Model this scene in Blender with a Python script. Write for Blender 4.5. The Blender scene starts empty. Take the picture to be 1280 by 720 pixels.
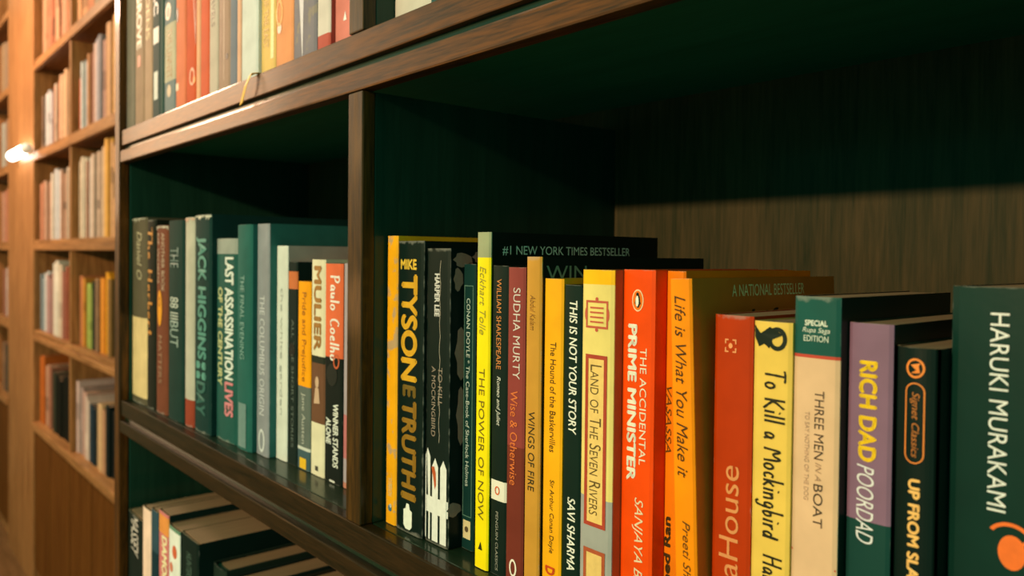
import bpy, bmesh, math, random
from mathutils import Vector, Matrix
C = bpy.context.scene.collection
SC = bpy.context.scene
ZC = 1.45                      # eye height of the camera above the floor; the tables below count heights from it

# ---------------------------------------------------------------- camera
cam_d = bpy.data.cameras.new('camera'); cam = bpy.data.objects.new('camera', cam_d); C.objects.link(cam)
SC.camera = cam
YAW, PITCH, ROLL, FPX = math.radians(40.2), math.radians(1.0), math.radians(0.6), 1000.0
fw0 = Vector((-math.cos(YAW), math.sin(YAW), 0)); rt0 = Vector((math.sin(YAW), math.cos(YAW), 0)); up0 = Vector((0, 0, 1))
fw = fw0*math.cos(PITCH) - up0*math.sin(PITCH); up1 = up0*math.cos(PITCH) + fw0*math.sin(PITCH)
rt = rt0*math.cos(ROLL) + up1*math.sin(ROLL); up = up1*math.cos(ROLL) - rt0*math.sin(ROLL)
M = Matrix((rt, up, -fw)).transposed().to_4x4(); M.translation = Vector((0, 0, ZC)); cam.matrix_world = M
cam_d.sensor_width = 36; cam_d.lens = FPX*36/1280
cam_d.shift_y = (320.8 + FPX*math.tan(PITCH) - 360)/1280
cam_d.clip_start = 0.02; cam_d.clip_end = 60
cam_d.dof.use_dof = True; cam_d.dof.focus_distance = 0.50
cam_d.dof.aperture_fstop = 9.0

# ---------------------------------------------------------------- world, lights, exposure
w = bpy.data.worlds.new('room_light'); SC.world = w; w.use_nodes = True
w.node_tree.nodes['Background'].inputs[0].default_value = (0.04, 1.0, 0.68, 1)
w.node_tree.nodes['Background'].inputs[1].default_value = 0.50
SC.view_settings.view_transform = 'Standard'; SC.view_settings.look = 'None'
SC.view_settings.exposure = 0; SC.view_settings.gamma = 1; SC.view_settings.use_curve_mapping = False
def lamp(name, loc, power, col, radius, kind='POINT', aim=None):
    d = bpy.data.lights.new(name, kind); d.energy = power; d.color = col; d.shadow_soft_size = radius
    o = bpy.data.objects.new(name, d); C.objects.link(o); o.location = loc
    if aim is not None:
        o.rotation_euler = (Vector(aim) - Vector(loc)).to_track_quat('-Z', 'Y').to_euler()
    return o
lamp('reading_room_lamp', (-0.40, -2.6, ZC + 0.93), 425, (1, .69, .35), .05)
lamp('added_low_fill', (-3.7, -1.5, ZC - .25), 5, (1, .46, .16), .15)  # low warm fill added for the far bookcase, no such source known
lamp('added_cover_fill', (1.3, -1.7, ZC + .75), 14, (1, .62, .30), .15)  # unseen weak fill, added to warm the cover sides
lamp('aisle_lamp', (-3.9, -0.32, ZC + 1.2), 160, (1, .61, .40), .15)
lamp('added_upper_fill', (-1.75, -0.55, ZC + 1.25), 6, (1, .64, .42), .10)  # added to brighten the near upper shelf and rail end
aw = lamp('added_area_light', (-4.9, -1.08, ZC + 0.85), 36, (1, .60, .34), 1, 'AREA', (-.9, .3, ZC + .3))  # area light added for the rail's reflections, not a known window
aw.data.shape = 'RECTANGLE'; aw.data.size = .85; aw.data.size_y = 1.3
lamp('added_post_light', (-4.7, -2.35, ZC + .72), 16, (1, .62, .26), .22)  # unseen source, added to put a highlight on the slim post

# ---------------------------------------------------------------- colours and materials
def lin(v):
    v /= 255.0
    return v/12.92 if v <= .04045 else ((v + .055)/1.055)**2.4
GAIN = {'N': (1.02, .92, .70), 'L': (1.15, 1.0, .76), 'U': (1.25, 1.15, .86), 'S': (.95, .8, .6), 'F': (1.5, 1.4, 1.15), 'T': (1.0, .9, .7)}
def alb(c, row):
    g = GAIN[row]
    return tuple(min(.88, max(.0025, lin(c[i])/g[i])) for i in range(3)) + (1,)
_mats = {}
def nodes_of(m):
    m.use_nodes = True
    return m.node_tree.nodes, m.node_tree.links, m.node_tree.nodes['Principled BSDF']
def paper_mat(c, row='N', wear=0, blot=0, rough=.42):
    if row not in 'N': rough = .7
    key = ('p', tuple(c), row, wear, blot, rough)
    if key in _mats: return _mats[key]
    m = bpy.data.materials.new('cover_card'); N, L, b = nodes_of(m)
    col = alb(c, row)
    tc = N.new('ShaderNodeTexCoord')
    n1 = N.new('ShaderNodeTexNoise'); n1.inputs['Scale'].default_value = 38; n1.inputs['Detail'].default_value = 5
    L.new(tc.outputs['Object'], n1.inputs['Vector'])
    r1 = N.new('ShaderNodeMapRange'); r1.inputs['From Min'].default_value = .3; r1.inputs['From Max'].default_value = .7
    r1.inputs['To Min'].default_value = .86; r1.inputs['To Max'].default_value = 1.08
    L.new(n1.outputs[0], r1.inputs['Value'])
    mul = N.new('ShaderNodeMix'); mul.data_type = 'RGBA'; mul.blend_type = 'MULTIPLY'; mul.inputs['Factor'].default_value = 1
    mul.inputs['A'].default_value = col; L.new(r1.outputs[0], mul.inputs['B'])
    out = mul.outputs['Result']
    # worn edges: scuffs where the card folds at the spine's sides and ends
    sep = N.new('ShaderNodeSeparateXYZ'); L.new(tc.outputs['Generated'], sep.inputs[0])
    def edge(o, wd):
        a = N.new('ShaderNodeMath'); a.operation = 'SUBTRACT'; a.inputs[1].default_value = .5; L.new(o, a.inputs[0])
        d = N.new('ShaderNodeMath'); d.operation = 'ABSOLUTE'; L.new(a.outputs[0], d.inputs[0])
        e = N.new('ShaderNodeMapRange'); e.inputs['From Min'].default_value = .5 - wd; e.inputs['From Max'].default_value = .5
        L.new(d.outputs[0], e.inputs['Value']); return e.outputs[0]
    ex = edge(sep.outputs[0], .07 if wear else .035); ez = edge(sep.outputs[2], .03 if wear else .008)
    mx = N.new('ShaderNodeMath'); mx.operation = 'MAXIMUM'; L.new(ex, mx.inputs[0]); L.new(ez, mx.inputs[1])
    fr = N.new('ShaderNodeMapRange'); fr.inputs['From Min'].default_value = .03; fr.inputs['From Max'].default_value = .0
    L.new(sep.outputs[1], fr.inputs['Value'])
    mf = N.new('ShaderNodeMath'); mf.operation = 'MULTIPLY'; L.new(mx.outputs[0], mf.inputs[0]); L.new(fr.outputs[0], mf.inputs[1])
    n2 = N.new('ShaderNodeTexNoise'); n2.inputs['Scale'].default_value = 150; n2.inputs['Detail'].default_value = 6
    L.new(tc.outputs['Object'], n2.inputs['Vector'])
    pr = N.new('ShaderNodeMath'); pr.operation = 'MULTIPLY'; L.new(n2.outputs[0], pr.inputs[0]); L.new(mf.outputs[0], pr.inputs[1])
    th = N.new('ShaderNodeMapRange'); th.inputs['From Min'].default_value = .30 if wear else .36; th.inputs['From Max'].default_value = .46
    th.inputs['To Max'].default_value = .8 if wear else .5
    L.new(pr.outputs[0], th.inputs['Value'])
    mw = N.new('ShaderNodeMix'); mw.data_type = 'RGBA'; L.new(th.outputs[0], mw.inputs['Factor']); L.new(out, mw.inputs['A'])
    mw.inputs['B'].default_value = tuple(min(.8, .55*v + .16) for v in col[:3]) + (1,)
    out = mw.outputs['Result']
    if blot:
        n3 = N.new('ShaderNodeTexNoise'); n3.inputs['Scale'].default_value = 60; n3.inputs['Detail'].default_value = 3
        L.new(tc.outputs['Object'], n3.inputs['Vector'])
        t3 = N.new('ShaderNodeMapRange'); t3.inputs['From Min'].default_value = .55; t3.inputs['From Max'].default_value = .60
        t3.inputs['To Max'].default_value = .7
        L.new(n3.outputs[0], t3.inputs['Value'])
        m3 = N.new('ShaderNodeMix'); m3.data_type = 'RGBA'; L.new(t3.outputs[0], m3.inputs['Factor']); L.new(out, m3.inputs['A'])
        m3.inputs['B'].default_value = alb((160, 145, 120), row); out = m3.outputs['Result']
    L.new(out, b.inputs['Base Color'])
    b.inputs['Roughness'].default_value = rough; b.inputs['Specular IOR Level'].default_value = .16 if row in 'N' else .08
    bp = N.new('ShaderNodeBump'); bp.inputs['Strength'].default_value = .12; bp.inputs['Distance'].default_value = .0006
    L.new(n2.outputs[0], bp.inputs['Height']); L.new(bp.outputs[0], b.inputs['Normal'])
    _mats[key] = m; return m
def ink_mat(c, row='N'):
    key = ('i', tuple(c), row)
    if key in _mats: return _mats[key]
    m = bpy.data.materials.new('ink'); N, L, b = nodes_of(m); col = alb(c, row)
    tc = N.new('ShaderNodeTexCoord'); n = N.new('ShaderNodeTexNoise'); n.inputs['Scale'].default_value = 220
    L.new(tc.outputs['Object'], n.inputs['Vector'])
    r = N.new('ShaderNodeMapRange'); r.inputs['To Min'].default_value = .8; r.inputs['To Max'].default_value = 1.1; L.new(n.outputs[0], r.inputs['Value'])
    x = N.new('ShaderNodeMix'); x.data_type = 'RGBA'; x.blend_type = 'MULTIPLY'; x.inputs['Factor'].default_value = 1
    x.inputs['A'].default_value = col; L.new(r.outputs[0], x.inputs['B']); L.new(x.outputs['Result'], b.inputs['Base Color'])
    b.inputs['Roughness'].default_value = .5; b.inputs['Specular IOR Level'].default_value = .25
    _mats[key] = m; return m
def page_mat(c=(.30, .19, .11)):
    key = ('g', c)
    if key in _mats: return _mats[key]
    m = bpy.data.materials.new('page_block'); N, L, b = nodes_of(m)
    tc = N.new('ShaderNodeTexCoord'); mp = N.new('ShaderNodeMapping'); mp.inputs['Scale'].default_value = (1800, 12, 12)
    L.new(tc.outputs['Object'], mp.inputs[0]); n = N.new('ShaderNodeTexNoise'); n.inputs['Scale'].default_value = 1; n.inputs['Detail'].default_value = 2
    L.new(mp.outputs[0], n.inputs['Vector']); cr = N.new('ShaderNodeValToRGB')
    cr.color_ramp.elements[0].position = .3; cr.color_ramp.elements[0].color = tuple(v*.6 for v in c) + (1,)
    cr.color_ramp.elements[1].position = .7; cr.color_ramp.elements[1].color = c + (1,)
    L.new(n.outputs[0], cr.inputs[0]); L.new(cr.outputs[0], b.inputs['Base Color']); b.inputs['Roughness'].default_value = .8
    _mats[key] = m; return m
def wood_mat(name, dark, light, axis='X', rough=.5, coat=.25, scale=1.0, bump=.25, spec=.12, lo=.34, hi=.66):
    key = ('w', name, axis)
    if key in _mats: return _mats[key]
    m = bpy.data.materials.new(name); N, L, b = nodes_of(m)
    tc = N.new('ShaderNodeTexCoord'); mp = N.new('ShaderNodeMapping')
    s = {'X': (2.2, 34, 34), 'Y': (34, 2.2, 34), 'Z': (34, 34, 2.2)}[axis]
    mp.inputs['Scale'].default_value = tuple(v*scale for v in s); L.new(tc.outputs['Object'], mp.inputs[0])
    n = N.new('ShaderNodeTexNoise'); n.inputs['Scale'].default_value = 1.0; n.inputs['Detail'].default_value = 7; n.inputs['Distortion'].default_value = 1.1
    n.inputs['Roughness'].default_value = .62; L.new(mp.outputs[0], n.inputs['Vector'])
    mp2 = N.new('ShaderNodeMapping'); mp2.inputs['Scale'].default_value = tuple(v*7*scale for v in s); L.new(tc.outputs['Object'], mp2.inputs[0])
    n2 = N.new('ShaderNodeTexNoise'); n2.inputs['Scale'].default_value = 1.0; n2.inputs['Detail'].default_value = 3; L.new(mp2.outputs[0], n2.inputs['Vector'])
    mixv = N.new('ShaderNodeMix'); mixv.inputs['Factor'].default_value = .35; L.new(n.outputs[0], mixv.inputs['A']); L.new(n2.outputs[0], mixv.inputs['B'])
    cr = N.new('ShaderNodeValToRGB'); e = cr.color_ramp.elements
    e[0].position = lo; e[0].color = dark + (1,); e[1].position = hi; e[1].color = light + (1,)
    L.new(mixv.outputs['Result'], cr.inputs[0]); L.new(cr.outputs[0], b.inputs['Base Color'])
    rr = N.new('ShaderNodeMapRange'); rr.inputs['To Min'].default_value = rough - .08; rr.inputs['To Max'].default_value = rough + .12
    L.new(n.outputs[0], rr.inputs['Value']); L.new(rr.outputs[0], b.inputs['Roughness'])
    b.inputs['Coat Weight'].default_value = coat; b.inputs['Coat Roughness'].default_value = .13; b.inputs['Specular IOR Level'].default_value = spec
    bp = N.new('ShaderNodeBump'); bp.inputs['Strength'].default_value = bump; bp.inputs['Distance'].default_value = .001
    L.new(mixv.outputs['Result'], bp.inputs['Height']); L.new(bp.outputs[0], b.inputs['Normal'])
    _mats[key] = m; return m
WD, WL = (.020, .009, .002), (.115, .038, .005)
def shade_lining(): return wood_mat('green_shade_colour', (.007, .12, .08), (.014, .17, .12), 'X', .6, 0)  # green shade under the shelves, put into the colour
def board(): return wood_mat('shade_tinted_board', (.004, .016, .009), (.012, .026, .013), 'X', .42, .5)  # the bay's dark green shade is mixed into the board colour
def pwood(axis): return wood_mat('shaded_post_wood_' + axis, (.014, .009, .002), (.070, .032, .005), axis, scale=2.6, lo=.40, hi=.60)  # post's copy of the brown wood, shade darkened into its colour
def dwood(axis): return wood_mat('shaded_brown_wood_' + axis, (.006, .006, .002), (.024, .013, .004), axis, .45, .3, 2.6, lo=.4, hi=.6)  # darker copy of the brown wood, shade put into the colour
def wood(axis): return wood_mat('brown_lacquered_wood_' + axis, WD, WL, axis, scale=2.6, lo=.40, hi=.60)
def inner(axis): return wood_mat('shade_tinted_wood_' + axis, (.004, .026, .018), (.010, .045, .031), axis, .5, .3)  # green shade of the bay interiors carried in the wood colour
def farw(axis): return wood_mat('orange_brown_wood_' + axis, (.15, .060, .019), (.40, .19, .075), axis, .45, .06)
def backw(): return wood_mat('weathered_back_board', (.014, .020, .009), (.064, .046, .022), 'Z', .6, .05, 1.6, .5)

# ---------------------------------------------------------------- mesh helpers
def link(name, me, mat=None, parent=None):
    o = bpy.data.objects.new(name, me); C.objects.link(o)
    if mat is not None:
        for k in (mat if isinstance(mat, (list, tuple)) else [mat]): me.materials.append(k)
    if parent is not None: o.parent = parent
    return o
def boxes(name, bs, mat, parent=None, bevel=.0015, origin=None):
    """One mesh of axis-aligned boxes (x0,x1,y0,y1,z0,z1) with softened edges."""
    bm = bmesh.new(); og = Vector(origin or (0, 0, 0))
    for x0, x1, y0, y1, z0, z1 in bs:
        g = bmesh.ops.create_cube(bm, size=1)
        for v in g['verts']:
            v.co = Vector((x0 + (v.co.x + .5)*(x1 - x0), y0 + (v.co.y + .5)*(y1 - y0), z0 + (v.co.z + .5)*(z1 - z0))) - og
    if bevel: bmesh.ops.bevel(bm, geom=list(bm.edges), offset=bevel, segments=2, affect='EDGES', profile=.6)
    me = bpy.data.meshes.new(name); bm.to_mesh(me); bm.free()
    for p in me.polygons: p.use_smooth = False
    o = link(name, me, mat, parent); o.location = og
    return o
def empty(name, loc, label, cat, group=None, rot=(0, 0, 0)):
    o = bpy.data.objects.new(name, None); o.empty_display_size = .02; C.objects.link(o); o.location = loc; o.rotation_euler = rot
    o['label'] = label; o['category'] = cat
    if group: o['group'] = group
    return o
def structure(o): o['kind'] = 'structure'; return o

# ---------------------------------------------------------------- hand-written strokes (letters as pen paths)
HW = {
 'T': (.75, [[(.05, .95), (.4, 1.0), (.85, .97)], [(.45, 1.0), (.38, .5), (.36, 0)]]),
 'o': (.5, [[(.25, .5), (.06, .35), (.08, .1), (.25, 0), (.42, .15), (.42, .38), (.25, .5)]]),
 'K': (.7, [[(.12, 1), (.1, 0)], [(.65, .95), (.14, .45), (.4, .2), (.72, -.05)]]),
 'i': (.22, [[(.12, .5), (.1, 0)], [(.13, .72), (.15, .78)]]),
 'l': (.22, [[(.14, 1), (.1, 0)]]),
 'a': (.5, [[(.4, .42), (.2, .5), (.06, .25), (.15, 0), (.38, .2), (.42, .5), (.4, .1), (.5, 0)]]),
 'M': (.9, [[(.05, 0), (.15, 1), (.42, .3), (.75, 1), (.85, 0)]]),
 'c': (.42, [[(.4, .42), (.2, .5), (.06, .25), (.18, 0), (.42, .1)]]),
 'k': (.48, [[(.1, 1), (.08, 0)], [(.42, .52), (.12, .25), (.48, 0)]]),
 'n': (.5, [[(.06, .5), (.08, 0)], [(.08, .32), (.28, .5), (.38, .38), (.4, 0)]]),
 'g': (.5, [[(.4, .42), (.2, .5), (.06, .25), (.2, .02), (.4, .2), (.42, .5), (.38, -.25), (.18, -.4), (.02, -.25)]]),
 'b': (.48, [[(.1, 1), (.08, 0), (.28, .02), (.42, .22), (.3, .45), (.1, .3)]]),
 'r': (.38, [[(.08, .5), (.1, 0)], [(.1, .3), (.22, .48), (.38, .46)]]),
 'd': (.5, [[(.4, .4), (.18, .46), (.06, .2), (.2, 0), (.38, .15), (.46, 1), (.42, 0)]]),
 'H': (.75, [[(.12, 1), (.08, 0)], [(.65, 1), (.6, 0)], [(.1, .5), (.62, .55)]]),
 'e': (.45, [[(.06, .25), (.38, .32), (.28, .5), (.1, .38), (.08, .1), (.25, 0), (.44, .1)]]),
 'p': (.5, [[(.1, .5), (.06, -.4)], [(.1, .4), (.3, .5), (.42, .28), (.26, .02), (.1, .12)]]),
 'y': (.5, [[(.06, .5), (.12, .15), (.3, .12)], [(.44, .5), (.3, -.1), (.05, -.4)]]),
 'P': (.6, [[(.12, 1), (.08, 0)], [(.0, .9), (.4, 1.02), (.55, .75), (.35, .5), (.1, .48)]]),
 'C': (.65, [[(.6, .85), (.35, 1), (.08, .6), (.15, .1), (.4, 0), (.65, .15)]]),
 'L': (.55, [[(.12, 1), (.08, 0), (.5, .03)]]),
 'h': (.5, [[(.1, 1), (.08, 0)], [(.08, .3), (.28, .5), (.4, .35), (.4, 0)]]),
 's': (.4, [[(.36, .45), (.18, .5), (.1, .36), (.32, .18), (.25, 0), (.04, .06)]]),
 't': (.36, [[(.2, .9), (.16, .1), (.34, .02)], [(.02, .55), (.36, .58)]]),
 'u': (.5, [[(.08, .5), (.1, .08), (.3, .05), (.4, .5), (.42, 0)]]),
 ' ': (.4, []),
}
def hand_mesh(text, pen=.08):
    bm = bmesh.new(); x = 0
    for ch in text:
        wd, strokes = HW.get(ch, HW['o'])
        for s in strokes:
            pts = [Vector((x + p[0], p[1])) for p in s]
            if len(pts) > 2:                                   # round the pen path
                for _ in range(2):
                    q = [pts[0]]
                    for a, b in zip(pts, pts[1:]): q += [a*.75 + b*.25, a*.25 + b*.75]
                    pts = q + [pts[-1]]
            prev = None
            for i, p in enumerate(pts):
                a = pts[max(0, i - 1)]; b = pts[min(len(pts) - 1, i + 1)]; t = (b - a)
                t = t.normalized() if t.length > 1e-6 else Vector((1, 0)); nn = Vector((-t.y, t.x))
                r = pen*(.55 + .45*abs(nn.x) + .1*math.sin(i*1.7))
                vs = [bm.verts.new((p.x + nn.x*r, p.y + nn.y*r, 0)), bm.verts.new((p.x - nn.x*r, p.y - nn.y*r, 0))]
                if prev: bm.faces.new((prev[0], prev[1], vs[1], vs[0]))
                prev = vs
        x += wd + .1
    me = bpy.data.meshes.new('lettering'); bm.to_mesh(me); bm.free(); return me
def type_mesh(text, style):
    cu = bpy.data.curves.new('lettering', 'FONT'); cu.body = text; cu.size = 1
    cu.resolution_u = 4
    if 'm' in style: cu.shear = .12
    if 'i' in style: cu.shear = .28
    if 'c' in style:
        cu.small_caps_scale = .74
        for f in cu.body_format: f.use_small_caps = True
    o = bpy.data.objects.new('lettering', cu); C.objects.link(o)
    dg = bpy.context.evaluated_depsgraph_get(); dg.update()
    me = bpy.data.meshes.new_from_object(o.evaluated_get(dg))
    bpy.data.objects.remove(o); bpy.data.curves.remove(cu)
    if 'b' in style or 'm' in style:                          # heavier strokes
        d = .042 if 'b' in style else .018; bm = bmesh.new()
        for dx, dy in ((0, 0), (d, 0), (-d, 0), (0, d), (0, -d)):
            k = len(bm.verts); bm.from_mesh(me); bm.verts.ensure_lookup_table()
            for v in bm.verts[k:]: v.co.x += dx; v.co.y += dy
        bm.to_mesh(me); bm.free()
    return me
def fit(me, wd, ht):
    """Scale lettering to wd x ht, centred on (0,0)."""
    xs = [v.co.x for v in me.vertices]; ys = [v.co.y for v in me.vertices]
    x0, x1, y0, y1 = min(xs), max(xs), min(ys), max(ys)
    for v in me.vertices:
        v.co.x = (v.co.x - (x0 + x1)/2)/max(1e-6, x1 - x0)*wd; v.co.y = (v.co.y - (y0 + y1)/2)/max(1e-6, y1 - y0)*ht

# ---------------------------------------------------------------- books
def spine_y(b, x):
    """Depth of the spine's outer face at x (0 at its middle, growing towards the joints)."""
    hw = b['w']/2; u = min(1, abs(x)/hw)
    return b['_bul']*u*u + (.0009*max(0, (u - .86)/.14)**2 if u > .86 else 0)
def letter_part(b, root, row, text, z0, z1, cx, hf, c, style, way, name):
    me = hand_mesh(text) if 'h' in style else type_mesh(text, style)
    W = b['w']
    if way == 'H': fit(me, hf*W, abs(z0 - z1))
    else: fit(me, abs(z0 - z1), hf*W)
    zc, xc = (z0 + z1)/2, cx*W; top = b['h'] - .002
    for v in me.vertices:
        a, q = v.co.x, v.co.y
        if way == 'D': x, z = xc + q, zc - a
        elif way == 'U': x, z = xc - q, zc + a
        else: x, z = xc + a, zc + q
        x = max(-W/2 + .0008, min(W/2 - .0008, x)); z = max(.0012, min(top, z))
        v.co = (x, spine_y(b, x) - (.0006 if b.get('hard') else .00028), z)
    return link(name, me, ink_mat(c, row), root)
def cover_letter(b, root, row, text, y0, y1, zc, ht, c):
    me = type_mesh(text, '' if ht < .012 else 'i'); fit(me, y1 - y0, ht)
    for v in me.vertices: v.co = (b['w']/2 + .0002, (y0 + y1)/2 + v.co.x, zc + v.co.y)
    o = link('cover_lettering', me, ink_mat(c, row), root); return o
def flat_shape(b, root, row, name, polys, c, layer=0):
    """Printed marks on the spine: polygons in (x, z), laid on the spine's face."""
    bm = bmesh.new(); W = b['w']; top = b['h'] - .0012
    for p in polys:
        vs = []
        for x, z in p:
            x = max(-W/2 + .0003, min(W/2 - .0003, x)); z = max(.0008, min(top, z))
            vs.append(bm.verts.new((x, spine_y(b, x) - (.0005 if b.get('hard') else .0002) - .00012*layer, z)))
        try: bm.faces.new(vs)
        except ValueError: pass
    me = bpy.data.meshes.new(name); bm.to_mesh(me); bm.free()
    return link(name, me, ink_mat(c, row), root)
def grid_rect(x0, x1, z0, z1, n=8):
    xs = [x0 + (x1 - x0)*i/n for i in range(n + 1)]
    return [[(a, z0), (q, z0), (q, z1), (a, z1)] for a, q in zip(xs, xs[1:])]
def ellipse(cx, cz, rx, rz, n=28): return [(cx + rx*math.cos(t*2*math.pi/n), cz + rz*math.sin(t*2*math.pi/n)) for t in range(n)]
def ringp(cx, cz, rx, rz, t, n=28, a0=0, a1=2*math.pi):
    out = []
    for i in range(n):
        p, q = a0 + (a1 - a0)*i/n, a0 + (a1 - a0)*(i + 1)/n
        out.append([(cx + rx*math.cos(p), cz + rz*math.sin(p)), (cx + rx*math.cos(q), cz + rz*math.sin(q)),
                    (cx + (rx - t)*math.cos(q), cz + (rz - t)*math.sin(q)), (cx + (rx - t)*math.cos(p), cz + (rz - t)*math.sin(p))])
    return out
def frame_polys(x0, x1, z0, z1, t):
    return grid_rect(x0, x1, z1 - t, z1) + grid_rect(x0, x1, z0, z0 + t) + [[(x0, z0 + t), (x0 + t, z0 + t), (x0 + t, z1 - t), (x0, z1 - t)], [(x1 - t, z0 + t), (x1, z0 + t), (x1, z1 - t), (x1 - t, z1 - t)]]
def mark(b, root, row, e):
    k, cx, z, s, cols = e[0], e[1]*b['w'], e[2], e[3], e[4:]
    W = b['w']; r = s*W/2 if s else 0; c = cols[0]
    F = lambda nm, p, col, ly=0: flat_shape(b, root, row, nm, p, col, ly)
    dark = (16, 26, 20)
    if k == 'disc': F('printed_mark', [ellipse(cx, z, r, r)], c, 1)
    elif k == 'oval': F('printed_mark', [ellipse(cx, z, r*.8, r*2)], c, 1)
    elif k == 'ring': F('printed_ring', ringp(cx, z, r, r*1.2, r*.35), c, 1)
    elif k == 'ovalring': F('printed_oval', ringp(cx, z, r, r*1.6, r*.4), c, 1)
    elif k == 'tri': F('printed_mark', [[(cx - r, z - r), (cx + r, z - r), (cx + r*.2, z + r*1.6), (cx - r*.3, z + r*.4)]], c, 1)
    elif k == 'wedge': F('printed_wedge', [[(cx - r, z + .07), (cx + r, z + .07), (cx + r*.6, z - .03)]], c, 0)
    elif k == 'rect': F('printed_panel', grid_rect(cx - r, cx + r, z[1], z[0]), c, 0)
    elif k == 'frame': F('printed_border', frame_polys(cx - r, cx + r, z[1], z[0], .0006), c, 0)
    elif k == 'rframe':
        F('title_plate', grid_rect(cx - r, cx + r, z[1], z[0]), cols[1], 0); F('plate_border', frame_polys(cx - r - .0008, cx + r + .0008, z[1] - .0008, z[0] + .0008, .0024), c, 1)
    elif k == 'cart':
        F('printed_crest', frame_polys(cx - r, cx + r, z[1], z[0], .0013) + [ellipse(cx, z[0] + .0008, .0012, .0012, 10), ellipse(cx, z[1] - .0008, .0012, .0012, 10), ellipse(cx - r, (z[0] + z[1])/2, .0009, .0035, 12), ellipse(cx + r, (z[0] + z[1])/2, .0009, .0035, 12)], c, 0)
        F('crest_lettering', [q for i in range(4) for q in grid_rect(cx - r*.6, cx + r*.6, z[1] + (z[0] - z[1])*(.2 + .17*i), z[1] + (z[0] - z[1])*(.26 + .17*i), 4)], c, 1)
    elif k == 'torn':
        rr = random.Random(int(W*1e5)); H = b['h']; n = 9; P = []
        for i in range(n):
            x0, x1 = -W/2 + W*i/n, -W/2 + W*(i + 1)/n; d0, d1 = .0015 + .006*rr.random()**2, .0015 + .006*rr.random()**2
            P.append([(x0, H), (x0, H - d0), ((x0 + x1)/2, H - (d0 + d1)*.35), (x1, H - d1), (x1, H)])
        F('torn_jacket_edge', P, c, 1)
    elif k == 'shield': F('white_crest', [[(cx - r, z + r), (cx - r*.5, z + r*1.2), (cx - r*.3, z + r*1.9), (cx + r*.3, z + r*1.9), (cx + r*.5, z + r*1.2), (cx + r, z + r), (cx + r, z - r), (cx + r*.5, z - r*1.5), (cx - r*.5, z - r*1.5), (cx - r, z - r)]], c, 0)
    elif k == 'slash': F('red_rule', [[(-W/2, z + .0024), (W/2, z - .0024), (W/2, z - .0032), (-W/2, z + .0016)]], c, 0)
    elif k == 'crack': F('spine_crease', [[(cx + .0006*math.sin(i*1.9), .075 + .0055*i), (cx + .0004 + .0006*math.sin(i*1.9), .075 + .0055*i), (cx + .0004 + .0006*math.sin((i + 1)*1.9), .075 + .0055*(i + 1)), (cx + .0006*math.sin((i + 1)*1.9), .075 + .0055*(i + 1))] for i in range(24)], c, 0)
    elif k == 'fence':
        P = []; n = 3; pw = W*.25
        for i in range(n):
            x = -W/2 + W*(.14 + .34*i); t = .063 + (.006 if i == 0 else 0)
            P.append([(x - pw/2, .002), (x + pw/2, .002), (x + pw/2, t - .006), (x, t), (x - pw/2, t - .006)])
        P += grid_rect(-W/2, W/2, .022, .034)
        F('printed_fence', P, c, 0)
    elif k == 'bird': F('printed_bird', [[(cx - r, z + r*2.2), (cx + r*.2, z + r*2.5), (cx + r*.9, z + r), (cx + r*1.1, z - r*2), (cx + r*.5, z - r*3.2), (cx, z - r)]], c, 1)
    elif k == 'figure': F('printed_figure', [ellipse(cx, z + r*1.2, r*.55, r*.8), [(cx - r*.9, z - r*1.8), (cx + r*.8, z - r*1.6), (cx + r*.5, z + r*.4), (cx - r*.5, z + r*.4)]], c, 1)
    elif k == 'penguin':
        F('oval_badge', [ellipse(cx, z, r, r*1.5)], c, 0); F('badge_field', [ellipse(cx, z, r*.84, r*1.32)], (240, 112, 20), 1)
        F('badge_bird', [ellipse(cx + r*.05, z - r*.1, r*.42, r*.9), ellipse(cx, z + r*.78, r*.25, r*.3), [(cx + r*.3, z + r*.3), (cx + r*.62, z - r*.5), (cx + r*.4, z - r*.5)], [(cx - r*.25, z + r*.3), (cx - r*.5, z - r*.4), (cx - r*.3, z - r*.5)]], dark, 2)
        F('bird_belly', [ellipse(cx - r*.04, z - r*.1, r*.27, r*.74)], (240, 232, 210), 3)
    elif k == 'bracket':
        t = r*.22; P = []
        for sx in (-1, 1):
            for sz in (-1, 1):
                P += [[(cx + sx*r, z + sz*r), (cx + sx*r*.35, z + sz*r), (cx + sx*r*.35, z + sz*(r - t)), (cx + sx*r, z + sz*(r - t))], [(cx + sx*r, z + sz*r), (cx + sx*(r - t), z + sz*r), (cx + sx*(r - t), z + sz*r*.3), (cx + sx*r, z + sz*r*.3)]]
        F('square_mark', P + [ellipse(cx, z, r*.35, r*.4)], c, 0)
    elif k == 'birdring':
        F('ring_mark', ringp(cx, z, r, r*1.12, r*.42), c, 0)
        H = b['h']
        F('printed_bird', [[(-W*.47, H - .002), (-W*.3, H - .006), (-W*.05, H - .0025), (W*.3, H - .006), (W*.02, H - .0085), (-W*.06, H - .013), (-W*.2, H - .011), (-W*.34, H - .0125), (-W*.45, H - .008)]], c, 1)
    elif k == 'signet': F('ring_mark', ringp(cx, z, r, r*1.1, r*.24) + [[(cx - r*.5, z + r*.35), (cx + r*.55, z + r*.6), (cx + r*.35, z + r*.25), (cx + r*.5, z - r*.5), (cx - r*.5, z - r*.6), (cx + r*.1, z - r*.2)]], c, 0)
    elif k == 'pill':
        zt, zb = z; t = .0006
        P = ringp(cx, zt - r, r, r, t, 14, 0, math.pi) + ringp(cx, zb + r, r, r, t, 14, math.pi, 2*math.pi)
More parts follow.
